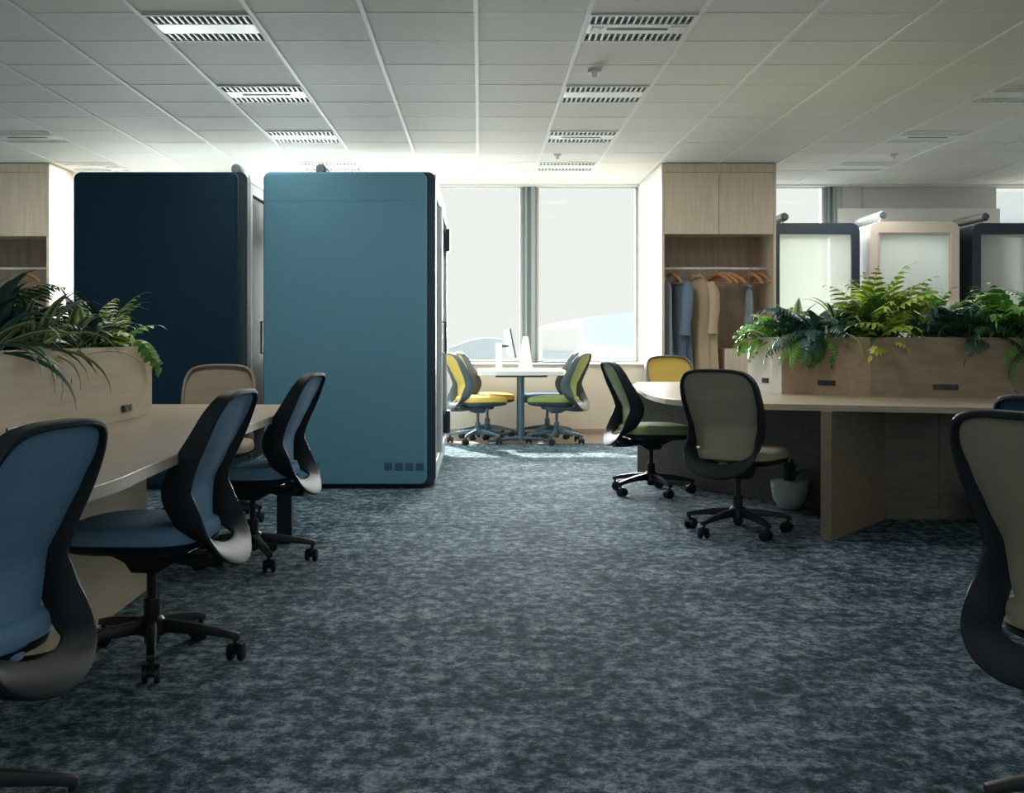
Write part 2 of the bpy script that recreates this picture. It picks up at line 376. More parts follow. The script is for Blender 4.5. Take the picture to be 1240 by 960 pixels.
# ------------------------------------------------------------------ big pods on the left
def pod(x0, x1, y0, y1, z1, front, label, vents, tube_x):
    t = empty('privacy_pod', ((x0+x1)/2, y0, 0), 0, label, 'office pod', 'two large pods beside the aisle')
    hw = (x1-x0)/2; L = y1-y0
    # rounded outer shell rim as an extrusion of a rounded rectangle ring
    def ring(xa, xb, za, zb, r, ri, ya, yb, name, mt):
        o = rrect(-hw+xa, za, hw-xb, zb, r, 8); i = rrect(-hw+xa+ri, za+ri, hw-xb-ri, zb-ri, max(r-ri, .005), 8); n = len(o)
        m = MB(); vs = [(p[0], y, p[1]) for y in (ya, yb) for p in o]+[(p[0], y, p[1]) for y in (ya, yb) for p in i]
        fs = []
        for k in range(n):
            q = (k+1) % n
            fs += [(k, q, n+q, n+k), (2*n+k, 3*n+k, 3*n+q, 2*n+q), (k, 2*n+k, 2*n+q, q), (n+k, n+q, 3*n+q, 3*n+k)]
        m.add(vs, fs); return m.build(name, mt, t, 40)
    MB().extr(rrect(-hw, .03, hw, z1, .055, 8), 'y', .035, .16).build('rear_rim', 'pod_trim', t, 40)
    f = MB().extr(rrect(-hw+.008, .035, hw-.06, z1-.006, .05, 8), 'y', 0, .035).build('front_panel', front, t, 40, .01)
    MB().box(-hw+.03, .06, .10, hw-.07, .10, .10+.004).build('seam', 'pod_trim', t)
    for zz in (.215, z1-.21): MB().box(-hw+.02, -.0015, zz, hw-.07, .001, zz+.004).build('seam', front, f)
    MB().box(-hw+.06, .06, 0, hw-.08, L-.06, .04).build('plinth', 'black_plastic', t)
    # body: left side, rear, roof, floor; right side is glazed with a door
    MB().box(-hw, .16, .03, -hw+.05, L, z1).build('side_panel', 'pod_trim', t)
    MB().box(-hw+.05, L-.05, .03, hw-.06, L, z1).build('rear_panel', 'pod_white', t)
    MB().box(-hw+.05, .16, z1-.06, hw-.03, L-.05, z1).build('roof', 'pod_trim', t)
    MB().box(-hw+.05, .16, .03, hw-.03, L-.05, .09).build('pod_floor', 'pod_white', t)
    fr = MB().box(hw-.05, .16, .09, hw, .24, z1-.06).box(hw-.05, L-.13, .09, hw, L, z1-.06).box(hw-.05, .24, .09, hw, L-.13, .17).box(hw-.05, .24, z1-.14, hw, L-.13, z1-.06).box(hw-.03, .16, z1-.06, hw, L, z1).box(hw-.03, .16, .03, hw, L, .09)
    fr.build('side_frame', 'pod_white', t, bevel=.006)
    MB().box(hw-.03, .24, .17, hw-.02, .95, z1-.14).build('side_glass', 'pod_glass', t)
    MB().box(hw-.05, .95, .17, hw+.01, 1.0, z1-.14).build('post', 'pod_white', t)
    d = MB().box(hw-.03, 1.0, .17, hw+.02, 1.05, z1-.14).box(hw-.03, L-.18, .17, hw+.02, L-.13, z1-.14).box(hw-.03, 1.05, .17, hw+.02, L-.18, .22).box(hw-.03, 1.05, z1-.19, hw+.02, L-.18, z1-.14).build('door', 'pod_white', t, bevel=.004)
    MB().box(hw-.01, 1.05, .22, hw, L-.18, z1-.19).build('door_glass', 'pod_glass', d)
    MB().tube([(hw+.02, 1.02, 1.2), (hw+.045, 1.02, 1.2), (hw+.045, 1.02, 1.10), (hw+.045, 1.02, .95), (hw+.02, 1.02, .95)], .009, 8).build('door_handle', 'black_metal', d, True)
    for zz in (.22, z1-.42): MB().box(hw+.015, L-.30, zz, hw+.05, L-.12, zz+.20).build('hinge', 'pod_trim', d, bevel=.006)
    for vx in vents:
        v = MB()
        for k in range(4): v.box(vx-x0-hw, -.004, .135+k*.014, vx-x0-hw+.055, .001, .143+k*.014)
        v.build('vent', 'pod_vent', f)
    e = empty('fire_extinguisher_tube', (tube_x, y0+.25, z1), 0, 'short grey cylinder lying on the '+label.split(' ')[1]+' pod roof, end towards the camera', 'extinguisher', 'cylinders on the pod roofs')
    MB().tube([(0, 0, .055), (0, .02, .055), (0, .40, .055), (0, .42, .055)], [.030, .038, .038, .02], 16).build('cylinder', 'grey_plastic', e, True)
    MB().box(-.02, .08, 0, .02, .10, .03).box(-.02, .30, 0, .02, .32, .03).build('bracket', 'steel', e)
    return t
bx0, bx1 = -1.546, -.317
pod(-2.885, -1.652, 8.30, 10.4, 2.255, 'pod_navy', 'big navy fabric privacy pod with rounded corners, behind the left planter', [], -1.78)
pod(bx0, bx1, 8.35, 10.75, 2.262, 'pod_blue', 'big blue fabric privacy pod with glass door side facing the aisle', [-1.01+k*.075+.33 for k in range(4)]+[-1.20, -1.28], -1.17)

# ------------------------------------------------------------------ smaller pods at the right
def booth(x0, x1, y0, z1, frame, side, label, tlabel, tmat, inner):
    t = empty('phone_booth', ((x0+x1)/2, y0, 0), 0, label, 'office pod', 'three phone booths by the window')
    hw = (x1-x0)/2; L = .95; fw = .085
    o = rrect(-hw, .03, hw, z1, .09, 8); i = rrect(-hw+fw, .12, hw-fw, z1-.115, .01, 8); n = len(o)
    m = MB(); vs = [(p[0], y, p[1]) for y in (0, .07) for p in o]+[(p[0], y, p[1]) for y in (0, .07) for p in i]; fs = []
    for k in range(n):
        q = (k+1) % n
        fs += [(k, q, n+q, n+k), (2*n+k, 3*n+k, 3*n+q, 2*n+q), (k, 2*n+k, 2*n+q, q), (n+k, n+q, 3*n+q, 3*n+k)]
    m.add(vs, fs); m.build('door_frame', frame, t, 40)
    if inner:
        i2 = MB(); a, b = hw-fw, z1-.115
        i2.box(-a, .01, .12, -a+.022, .05, b).box(a-.022, .01, .12, a, .05, b).box(-a+.022, .01, b-.022, a-.022, .05, b).box(-a+.022, .01, .12, a-.022, .05, .142).build('inner_frame', inner, t)
    MB().box(-hw+fw, .03, .12, hw-fw, .04, z1-.115).build('door_glass', 'frosted', t)
    MB().tube([(hw-fw-.04, 0, 1.15), (hw-fw-.04, -.035, 1.15), (hw-fw-.04, -.035, .85), (hw-fw-.04, 0, .85)], .01, 8).build('door_handle', 'steel', t, True)
    MB().extr(rrect(-hw+.01, .04, -hw+.05, z1-.03, .015, 3), 'y', .07, L).build('side_panel', side, t)
    MB().extr(rrect(hw-.05, .04, hw-.01, z1-.03, .015, 3), 'y', .07, L).build('side_panel', side, t)
    MB().box(-hw+.06, .07, z1-.07, hw-.06, L, z1-.015).build('roof', side, t)
    MB().box(-hw+.06, .07, 0, hw-.06, L, .06).build('plinth', 'black_plastic', t)
    MB().box(-hw+.06, L-.03, .08, hw-.06, L-.02, z1-.08).build('rear_glass', 'frosted', t)
    lamp('booth_fill', 'AREA', 2.8 if inner else .4, (1, 1, .97), ((x0+x1)/2, y0+.45, z1-.10), (0, 0, -1), shape='SQUARE', size=.35)  # fill light added inside to make the frosted door brighter
    e = empty('fire_extinguisher_tube', (x0+.15, y0+.04, z1-.015), 0, tlabel, 'extinguisher', 'cylinders on the pod roofs')
    MB().tube([(0, 0, .085), (0, .02, .085), (0, .80, .085), (0, .82, .085)], [.030, .045, .045, .02], 16).build('cylinder', tmat, e, True)
    MB().tube([(0, 0, .085), (0, -.03, .085)], [.04, .03], 14).build('end_cap', 'grey_plastic', e, True)
    MB().box(-.008, .08, 0, .008, .10, .05).box(-.008, .60, 0, .008, .62, .05).build('bracket', 'steel', e)
booth(3.035, 3.955, 12.2, 2.26, 'pod_navy_side', 'pod_navy_side', 'phone booth with navy frame and frosted door, beside the coat wardrobe', 'grey cylinder on the navy booth roof, beside the wardrobe edge', 'steel', None)
booth(4.06, 4.99, 12.2, 2.275, 'pod_beige', 'pod_white', 'phone booth with beige frame and frosted door, middle of three', 'white cylinder on supports on the beige booth roof', 'white_lam', 'pod_beige')
booth(5.13, 6.10, 12.2, 2.26, 'pod_navy_side', 'pod_navy_side', 'phone booth with dark frame cut by the right edge of the photo', 'grey perforated cylinder on the roof of the rightmost dark booth', 'steel', None)

# ------------------------------------------------------------------ wardrobes
def wardrobe(x0, x1, y0, zt, zd, label, drawers):
    t = empty('wardrobe', (x0, y0, 0), 0, label, 'wardrobe', 'wooden wardrobes against the columns')
    W = x1-x0; D = .66; p = .028
    MB().box(0, 0, 0, p, D, zt).build('side_panel', 'oak_z', t)
    MB().box(W-p, 0, 0, W, D, zt).build('side_panel', 'oak_z', t)
    MB().box(p, .012, zt-.085, W-p, .05, zt).build('cornice', 'oak_x' if 0 else 'oak_z', t)
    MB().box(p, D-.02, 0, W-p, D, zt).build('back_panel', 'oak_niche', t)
    MB().box(p, .03, zd, W-p, D-.02, zd+.02).build('shelf', 'oak_z', t)
    for a, b in ((p+.002, W/2-.002), (W/2+.002, W-p-.002)):
        MB().box(a, 0.004, zd-.015, b, .024, zt-.09).build('door', 'oak_z', t, bevel=.002)
    if drawers:
        for k in range(2):
            MB().box(W*.57, .10, .06+k*.46, W-p, D-.02, .50+k*.46).build('drawer', 'oak_z', t, bevel=.003)
        MB().box(p, .10, 0, W-p, D-.02, .055).build('plinth', 'oak_z', t)
    MB().tube([(p, D*.42, 1.772), (W-p, D*.42, 1.772)], .013, 12).build('hanging_rod', 'rod_white', t, True)
    return t
WX0, WX1, WY = 1.81, 2.95, 11.67
wardrobe(WX0, WX1, WY, CEIL-.005, 2.115, 'tall oak wardrobe with open coat niche, right of the window', True)
wardrobe(-5.75, -4.285, WY, CEIL-.005, 2.095, 'tall oak wardrobe at the left edge, above the left planter', True)
RY = WY+.66*.42; RZ = 1.772
hang_me = {}
def hanger(x, rz, label, group, mt='hanger_wood', z=RZ):
    t = empty('coat_hanger', (x, RY, z), rz, label, 'hanger', group)
    pts = [(.018*math.cos(a), 0, .002+.018*math.sin(a)) for a in [math.radians(q) for q in (180, 140, 100, 60, 20, -20, -60, -90)]]+[(0, 0, -.06)]
    if 'hook' not in hang_me:
        hang_me['hook'] = MB().tube(pts, .0028, 6).mesh('hook', True)
    if mt not in hang_me:
        b = MB()
        for s in (-1, 1):
            b.tube([(0, 0, -.055), (s*.06, 0, -.068), (s*.14, 0, -.105), (s*.21, 0, -.155)], [.013, .013, .012, .009], 8, flat=1.6)
        b.tube([(-.17, 0, -.150), (.17, 0, -.150)], .006, 6); hang_me[mt] = b.mesh('shoulder_bar', True)
    link('hook', hang_me['hook'], 'steel', t); link('shoulder_bar', hang_me[mt], mt, t)
    return t
for x, rz, lb in ((1.955, -1.2, 'empty wooden hanger at the left of the rod, before the blue jacket'), (2.42, -1.05, 'empty wooden hanger just right of the beige coat'),
                  (2.47, -.95, 'empty wooden hanger second right of the beige coat'), (2.53, -.75, 'empty wooden hanger third right of the beige coat'),
                  (2.76, -1.2, 'empty wooden hanger near the right end of the rod'), (2.85, -1.25, 'empty wooden hanger at the very right end of the rod')):
    hanger(x, rz, lb, 'wooden hangers on the coat rod')
hanger(-4.62, -.5, 'wooden hanger on the rod of the left-edge wardrobe', 'wooden hangers on the coat rod')
def garment(name, x, rz, zt, zb, w0, w1, d0, d1, mt, label, cat, seed, sleeves=True, slen=.55, lean=0):
    t = empty(name, (x, RY, 0), rz, label, cat, 'clothes hanging in the wardrobe')
    r = random.Random(seed); ph = [r.uniform(0, 6) for _ in range(4)]
    n = 36; rows = 18; vs = []; fs = []
    for j in range(rows+1):
        v = j/rows; z = zt+(zb-zt)*v
        sh = min(1, math.sqrt(v/.10)) if v < .10 else 1
        a = (w0+(w1-w0)*v)*(.25+.75*sh) if v < .1 else w0+(w1-w0)*v
        b = (d0+(d1-d0)*v)*(.4+.6*sh)
        for k in range(n):
            th = 2*PI*k/n
            fold = 1+(.16*v+.03)*math.sin(5*th+ph[0]+1.3*v)+(.10*v+.02)*math.sin(9*th+ph[1])
            vs.append((a*math.cos(th)*fold, b*math.sin(th)*fold, z+.012*math.sin(3*th+ph[2])*v))
    for j in range(rows):
        for k in range(n): fs.append((j*n+k, j*n+(k+1) % n, (j+1)*n+(k+1) % n, (j+1)*n+k))
    fs.append(tuple(range(n)))
    MB().add(vs, fs).build('body', mt, t, True)
    MB().tube([(-.05, 0, zt+.0), (-.045, -.04, zt+.025), (.0, -.055, zt+.01), (.045, -.04, zt+.025), (.05, 0, zt)], [.014, .02, .022, .02, .014], 8).build('collar', mt, t, True)
    if sleeves:
        for s in (-1, 1):
            L = slen
            pts = [(s*(w0-.03), 0, zt-.06), (s*(w0+.035), -.01, zt-.16), (s*(w0+.055), -.025, zt-.16-L*.4), (s*(w0+.05), -.04, zt-.16-L*.75), (s*(w0+.05), -.05, zt-.16-L)]
            sl = MB().tube(pts, [.05, .062, .056, .05, .052], 14, flat=.8).build('sleeve', mt, t, True)
            MB().tube([(s*(w0+.05), -.048, zt-.16-L*.93), (s*(w0+.052), -.05, zt-.17-L)], [.058, .061], 14, flat=.8).build('cuff', mt, sl, True)
    h = MB().tube([(.018*math.cos(q), 0, RZ+.002+.018*math.sin(q)) for q in (3.14, 2.4, 1.7, 1, .3, -.4, -1.2, -1.57)]+[(0, 0, zt-.01)], .003, 6).build('hook', 'steel', t, True)
garment('trench_coat', 2.24, -.98, 1.675, .52, .18, .21, .08, .11, 'coat_beige', 'long beige trench coat hanging in the right wardrobe niche', 'coat', 2, True, .40)
garment('jacket', 2.045, -1.3, 1.68, .74, .16, .18, .05, .085, 'jacket_blue', 'blue grey jacket hanging left of the beige trench coat', 'jacket', 5, True, .42)
garment('shirt', 1.885, -1.35, 1.66, .75, .16, .17, .03, .05, 'shirt_grey', 'thin grey garment hanging against the left side of the niche', 'shirt', 8, False)
garment('umbrella_bag', 2.74, -1.2, 1.58, 1.05, .06, .06, .03, .04, 'shirt_grey', 'small grey blue cloth bag hanging near the right end of the rod', 'bag', 9, False)

# ------------------------------------------------------------------ task chair
def cat_rom(pts, n, closed=False):
    out = []; L = len(pts)
    rng = L if closed else L-1
    for i in range(rng):
        p = [Vector(pts[(i+k-1) % L]) if closed else Vector(pts[min(max(i+k-1, 0), L-1)]) for k in range(4)]
        for s in range(n):
            t = s/n
            out.append(.5*((2*p[1])+(-p[0]+p[2])*t+(2*p[0]-5*p[1]+4*p[2]-p[3])*t*t+(-p[0]+3*p[1]-3*p[2]+p[3])*t**3))
    if not closed: out.append(Vector(pts[-1]))
    return out
HALF = [(0, .908, .135, .046), (.10, .905, .132, .046), (.168, .886, .120, .048), (.203, .835, .092, .055), (.212, .76, .055, .066), (.208, .68, .012, .08),
        (.198, .595, -.020, .10), (.193, .53, .002, .10), (.182, .465, .040, .09), (.150, .412, .085, .088), (.085, .380, .110, .090), (0, .370, .118, .092)]
BX = .175
def ring_mesh():
    pts = [(-(BX+b), w_, z, wd) for (w_, z, b, wd) in HALF]+[(-(BX+b), -w_, z, wd) for (w_, z, b, wd) in HALF[-2:0:-1]]
    # spline position and width
    pos = cat_rom([p[:3] for p in pts], 4, True); wid = cat_rom([(p[3], 0, 0) for p in pts], 4, True)
    n = len(pos); vs = []; fs = []; th = .017
    prof = [(-.5, .25), (-.42, .5), (0, .55), (.42, .5), (.5, .25), (.5, -.25), (.42, -.5), (0, -.5), (-.42, -.5), (-.5, -.25)]
    for i in range(n):
        T = (pos[(i+1) % n]-pos[i-1]).normalized()
        cen = Vector((pos[i].x, 0, .64)); inw = cen-pos[i]; inw = (inw-T*inw.dot(T)); inw.x = 0
        inw = (inw-T*inw.dot(T)).normalized(); D = T.cross(inw).normalized()
        k_ = max(0, min(1, (.50-pos[i].z)/.10))
        if k_ > 0:
            R_ = Matrix.Rotation(math.radians(52)*k_, 3, T); D2 = R_ @ D
            if (D2.z*(1 if D2.x < 0 else -1)) > (D.z*(1 if D.x < 0 else -1)): R_ = Matrix.Rotation(-math.radians(52)*k_, 3, T)
            D = R_ @ D; inw = R_ @ inw
        for a, b in prof: vs.append(pos[i]+D*a*wid[i].x+inw*b*th)
    m_ = len(prof)
    for i in range(n):
        for k in range(m_):
            fs.append((i*m_+k, i*m_+(k+1) % m_, ((i+1) % n)*m_+(k+1) % m_, ((i+1) % n)*m_+k))
    return MB().add(vs, fs).mesh('back_frame', 40)
def lerp_tab(tab, z):
    for (z0, *a), (z1, *b) in zip(tab, tab[1:]):
        if z <= z0 and z >= z1:
            t = (z0-z)/(z0-z1); t = t*t*(3-2*t)*.3+t*.7
            return [p+(q-p)*t for p, q in zip(a, b)]
    return list(tab[-1][1:])
CL = [(.902, .125, .132), (.893, .158, .128), (.87, .180, .118), (.835, .197, .098), (.76, .205, .056), (.68, .201, .015), (.595, .190, -.026), (.525, .176, -.026), (.47, .150, -.018), (.43, .115, -.006), (.405, .075, .004), (.396, .035, .008)]
def cloth_mesh():
    rows = 22; cols = 12; vs = []; fs = []
    for side in (0, 1):
        for j in range(rows+1):
            z = .902-(.902-.396)*(j/rows)
            if j < 3: z = .902-.008*j*1.3
            hw, b = lerp_tab(CL, z)
            for k in range(cols+1):
                u = 2*k/cols-1
                bb = b+.022*(1-u*u)*min(1, (0.902-z)*6)+(.006 if side else -.006)
                vs.append((-(BX+bb), u*hw, z))
    W = cols+1; N = (rows+1)*W
    for j in range(rows):
        for k in range(cols):
            a = j*W+k; fs += [(a, a+1, a+W+1, a+W), (N+a, N+a+W, N+a+W+1, N+a+1)]
    for j in range(rows):
        for k in (0, cols):
            a = j*W+k; fs.append((a, N+a, N+a+W, a+W))
    for k in range(cols):
        for j in (0, rows):
            a = j*W+k; fs.append((a, N+a, N+a+1, a+1))
    return MB().add(vs, fs).mesh('back_cushion', 50)
def slab_mesh(name, layers, cx, hx, hy, e=3.2, dip=.012):
    n = 36; vs = []; fs = []
    for (s, z) in layers:
        for k in range(n):
            t = 2*PI*k/n; c, q = math.cos(t), math.sin(t)
            x = cx+hx*s*math.copysign(abs(c)**(2/e), c); y = hy*s*math.copysign(abs(q)**(2/e), q)
            if x > cx: y *= 1+.04*(x-cx)/hx
            vs.append((x, y, z-dip*max(0, (x-cx)/hx)**3-(.0)))
    for j in range(len(layers)-1):
        for k in range(n): fs.append((j*n+k, j*n+(k+1) % n, (j+1)*n+(k+1) % n, (j+1)*n+k))
    fs += [tuple(range(n-1, -1, -1)), tuple((len(layers)-1)*n+k for k in range(n))]
    return MB().add(vs, fs).mesh(name, 60)
CM = {}
def chair_meshes():
    CM['ring'] = ring_mesh(); CM['cloth'] = cloth_mesh()
    CM['seat'] = slab_mesh('seat', [(.93, .415), (1, .424), (1.0, .448), (.975, .464), (.92, .474), (.75, .480), (.4, .482)], .035, .245, .238)
    CM['pan'] = slab_mesh('seat_pan', [(.60, .375), (.82, .385), (.97, .402), (.985, .416)], .035, .245, .238)
    mb = MB().extr([(-.13, .395), (.15, .395), (.14, .37), (.07, .34), (.045, .305), (-.045, .305), (-.09, .335), (-.15, .36)], 'y', -.075, .075)
    CM['mech'] = mb.mesh('tilt_mechanism', 40, .01)
    bs = MB()
    for s in (-1, 1):
        bs.tube(cat_rom([(-.06, s*.04, .362), (-.14, s*.07, .356), (-.22, s*.11, .365), (-.262, s*.135, .395)], 4), [.022]*5+[.028]*4+[.028]*3+[.020], 10, flat=.8)
    bs.tube([(-.05, 0, .355), (-.18, 0, .348), (-.27, 0, .345)], [.07, .10, .09], 14, flat=.25)
    CM['support'] = bs.mesh('back_support', 60)
    CM['gas'] = MB().tube([(0, 0, .055), (0, 0, .06), (0, 0, .20), (0, 0, .201), (0, 0, .21)], [.02, .026, .028, .028, .026], 16).tube([(0, 0, .20), (0, 0, .32)], .015, 12).mesh('gas_column', 40)
    CM['hub'] = MB().tube([(0, 0, .085), (0, 0, .09), (0, 0, .135), (0, 0, .15)], [.04, .048, .045, .032], 20).mesh('base_hub', 40)
    lg = MB(); prof = [(.03, .020, .095, .140), (.14, .0185, .093, .128), (.24, .0165, .083, .110), (.30, .015, .072, .094)]
    vs = []; fs = []
    for x, hw, z0, z1 in prof: vs += [(x, -hw, z0), (x, hw, z0), (x, hw*.75, z1), (x, -hw*.75, z1)]
    for i in range(3):
        for k in range(4): fs.append((4*i+k, 4*i+(k+1) % 4, 4*i+4+(k+1) % 4, 4*i+4+k))
    fs += [(3, 2, 1, 0), (12, 13, 14, 15)]
    CM['leg'] = lg.add(vs, fs).mesh('base_leg', 40, .004)
    ca = MB()
    for s in (-1, 1):
        ca.tube([(-.012, s*.010, .029), (-.012, s*.0115, .029), (-.012, s*.026, .029), (-.012, s*.029, .029)], [.024, .029, .029, .022], 20)
    ca.tube([(-.012, -.01, .029), (-.012, .01, .029)], .012, 10)
    hood = [(.022*0-.012+.033*math.cos(math.radians(a)), .029+.033*math.sin(math.radians(a))) for a in range(20, 171, 15)]
    hi = [(-.012+.024*math.cos(math.radians(a)), .029+.024*math.sin(math.radians(a))) for a in range(170, 19, -15)]
    ca.extr(hood+hi, 'y', -.009, .009); ca.tube([(0, 0, .05), (0, 0, .082)], .008, 8)
    CM['caster'] = ca.mesh('caster', 40)
    CM['lever'] = MB().tube([(.02, -.06, .36), (.02, -.17, .355), (.02, -.20, .352)], [.004, .004, .008], 8).mesh('lever', True)
chair_meshes()
MC = {}
def part(key, name, mt, parent, **kw):
    if (key, mt) not in MC:
        me = CM[key].copy(); me.materials.clear(); me.materials.append(M[mt]); MC[(key, mt)] = me
    return link(name, MC[(key, mt)], None, parent, **kw)
def chair(x, y, deg, cloth, label, group, ring='ring_plastic', base='black_plastic', spin=20, seatcloth=None, dz=0, bspin=0, pan='black_plastic', mech='black_plastic'):
    t = empty('office_chair', (x, y, 0), math.radians(deg), label, 'chair', group)
    part('ring', 'back_frame', ring, t, loc=(0, 0, dz)); part('cloth', 'backrest', cloth, t, loc=(0, 0, dz))
    part('seat', 'seat', seatcloth or cloth, t, loc=(0, 0, dz)); part('pan', 'seat_pan', pan, t, loc=(0, 0, dz))
    part('mech', 'tilt_mechanism', mech, t, loc=(0, 0, dz)); part('support', 'back_support', ring, t, loc=(0, 0, dz))
    part('gas', 'gas_column', base, t); part('hub', 'base_hub', base, t); part('lever', 'lever', 'chrome', t, loc=(0, 0, dz))
    r = random.Random(int(x*91+y*37))
    for k in range(5):
        l = part('leg', 'base_leg', base, t, rot=(0, 0, math.radians(spin+72*k)))
        part('caster', 'caster', 'black_plastic', l, loc=(.285, 0, 0), rot=(0, 0, r.uniform(-2, 2)))
    return t
GL = 'blue chairs at the left desk'
chair(-1.20, 2.58, 168, 'cloth_blue', 'blue-backed swivel chair nearest the camera, cut by the left edge', GL, spin=-6)
chair(-1.11, 3.97, 175, 'cloth_blue', 'blue swivel chair in the middle of the three at the left desk edge', GL, spin=38)
chair(-1.10, 5.68, 174, 'cloth_blue', 'blue swivel chair at the far corner of the left desk, before the blue pod', GL, spin=50)
chair(-1.58, 6.95, -86, 'cloth_taupe', 'taupe chair with taupe frame behind the far end of the left desk', 'other task chairs', ring='taupe_plastic', spin=5, seatcloth='cloth_taupe')
GR = 'task chairs around the right desk'
chair(1.43, 2.60, 19, 'cloth_beige', 'large beige-backed chair with black frame cut by the right edge, nearest', GR, spin=12, dz=.02)
chair(1.98, 3.62, 14, 'cloth_navy', 'navy chair whose top peeks out behind the nearest right chair', GR, spin=12)
chair(1.19, 8.15, 8, 'cloth_sage', 'green chair seen side-on at the left end of the right desk', GR, spin=64)
chair(1.43, 6.50, 55, 'cloth_beige', 'beige-backed black-framed chair facing the right desk, in front of the white planter end', GR, spin=20)
chair(1.70, 10.02, -80, 'cloth_yellow', 'yellow chair behind the right desk, below the coats', GR, spin=10, ring='taupe_plastic')
GW = 'chairs at the white window table'
chair(-.02, 11.90, 20, 'cloth_yellow', 'yellow chair left of the window table, nearest the aisle', GW, ring='grey_plastic', base='teal_metal', spin=10, pan='grey_plastic', mech='teal_metal')
chair(.08, 12.50, 12, 'cloth_yellow', 'yellow chair left of the window table, nearer the window', GW, ring='grey_plastic', base='teal_metal', spin=40, pan='grey_plastic', mech='teal_metal')
chair(.78, 11.90, 158, 'cloth_green', 'green chair right of the window table, nearest the aisle', GW, ring='grey_plastic', base='teal_metal', spin=25, pan='grey_plastic', mech='teal_metal')
chair(.72, 12.50, 170, 'cloth_deep', 'deep blue chair right of the window table, nearer the window', GW, ring='grey_plastic', base='teal_metal', spin=0, pan='grey_plastic', mech='teal_metal')

# ------------------------------------------------------------------ window table and what stands on it
t = empty('meeting_table', (.42, 12.12, 0), 0, 'white-topped table on two dark posts in front of the window', 'table')
MB().prism(rrect(-.44, -.42, .44, .42, .03, 4), .692, .738).build('tabletop', 'white_lam', t, bevel=.004)
for yy in (-.27, .30):
    p = MB().tube([(0, yy, .03), (0, yy, .69)], .030, 16).build('post', 'teal_metal', t, True)
    MB().box(-.26, yy-.02, .668, .26, yy+.02, .692).build('top_bracket', 'teal_metal', p)
    MB().tube(cat_rom([(-.34, yy, .022), (-.17, yy, .045), (0, yy, .055), (.17, yy, .045), (.34, yy, .022)], 4), [.014]*3+[.018]*4+[.022]*3+[.018]*4+[.014]*3, 8).build('foot', 'teal_metal', t, True)
t = empty('monitor', (.20, 12.15, .738), 0, 'thin monitor seen edge-on on a white stand on the window table', 'monitor')
MB().box(-.03, -.06, 0, .03, .06, .27).build('stand', 'white_lam', t, bevel=.01)
MB().prism(rrect(-.08, -.10, .10, .10, .02, 3), 0, .012).build('base', 'white_lam', t)
MB().box(.02, -.012, .23, .10, .012, .255).build('arm', 'screen_grey', t)
sc = MB().box(-.009, -.25, -.15, .009, .25, .15, Matrix.Translation((.11, 0, .27)) @ Matrix.Rotation(math.radians(-11), 4, 'Y') @ Matrix.Rotation(math.radians(6), 4, 'Z')).build('screen', 'screen_grey', t, bevel=.003)
t = empty('desk_panel', (.48, 12.25, .738), .1, 'tall white wedge-shaped stand on the window table, in front of the mullion', 'stand')
MB().extr([(-.06, 0), (.06, 0), (.012, .34), (-.012, .34)], 'y', -.10, .10).build('body', 'white_lam', t, bevel=.004)
MB().box(-.09, -.12, 0, .09, .12, .008).build('base', 'white_lam', t)
t = empty('keyboard', (.30, 11.86, .738), .1, 'small white keyboard lying on the window table', 'keyboard')
MB().box(-.12, -.05, 0, .12, .05, .012).build('case', 'white_lam', t, bevel=.003)
kb = MB()
for r_ in range(4):
    for k in range(12): kb.box(-.112+k*.019, -.042+r_*.021, .012, -.096+k*.019, -.025+r_*.021, .016)
kb.build('keys', 'frame_light', t)
t = empty('laptop', (.86, 13.2, .78), 0, 'flat closed dark laptop on the window sill right of the mullion', 'laptop')
MB().box(-.15, -.10, 0, .15, .10, .010).build('base', 'screen_grey', t, bevel=.003); MB().box(-.15, -.10, .0105, .15, .10, .018).build('lid', 'screen_grey', t, bevel=.003)

# ------------------------------------------------------------------ left desk, its planter
def tree_desk_left():
    t = empty('long_desk', (-1.7, 4.2, 0), 0, 'long oak desk along the left side, three blue chairs before it', 'desk')
    ox, oy = 1.7, -4.2
    edge = [(-1.7, 2.05), (-1.35, 2.2), (-1.12, 2.42), (-1.0, 2.72), (-.955, 3.05), (-.96, 3.4), (-.975, 4.6), (-.965, 5.6), (-.935, 6.2), (-.925, 6.33), (-.945, 6.37)]
    edge = [(v.x, v.y) for v in cat_rom([(a, b, 0) for a, b in edge], 4)]
    far = [(-1.6, 6.40), (-2.30, 6.40), (-2.45, 6.30)]
    poly = edge+far+[(-2.5, 2.05)]
    poly = [(x+ox, y+oy) for x, y in poly]
    MB().prism(poly, .690, .72).build('desktop', 'desk_top', t, bevel=.002)
    # pale edge band
    b = MB(); e2 = [(x+ox, y+oy) for x, y in edge]
    inner = [(x-.004, y-.0) for x, y in e2]; outer = [(x+.003, y+.001) for x, y in e2]
    b.prism(outer+inner[::-1], .687, .7185); b.build('edge_band', 'desk_edge', t)
    MB().box(-1.80+ox, 2.5+oy, 0, -1.435+ox, 5.05+oy, .69).build('spine_panel', 'oak_y', t)
    for lx in (-1.03, -2.35): MB().box(lx+ox-.04, 6.20+oy-.03, 0, lx+ox+.04, 6.20+oy+.03, .69).build('leg', 'black_metal', t, bevel=.004)
    return t
tree_desk_left()
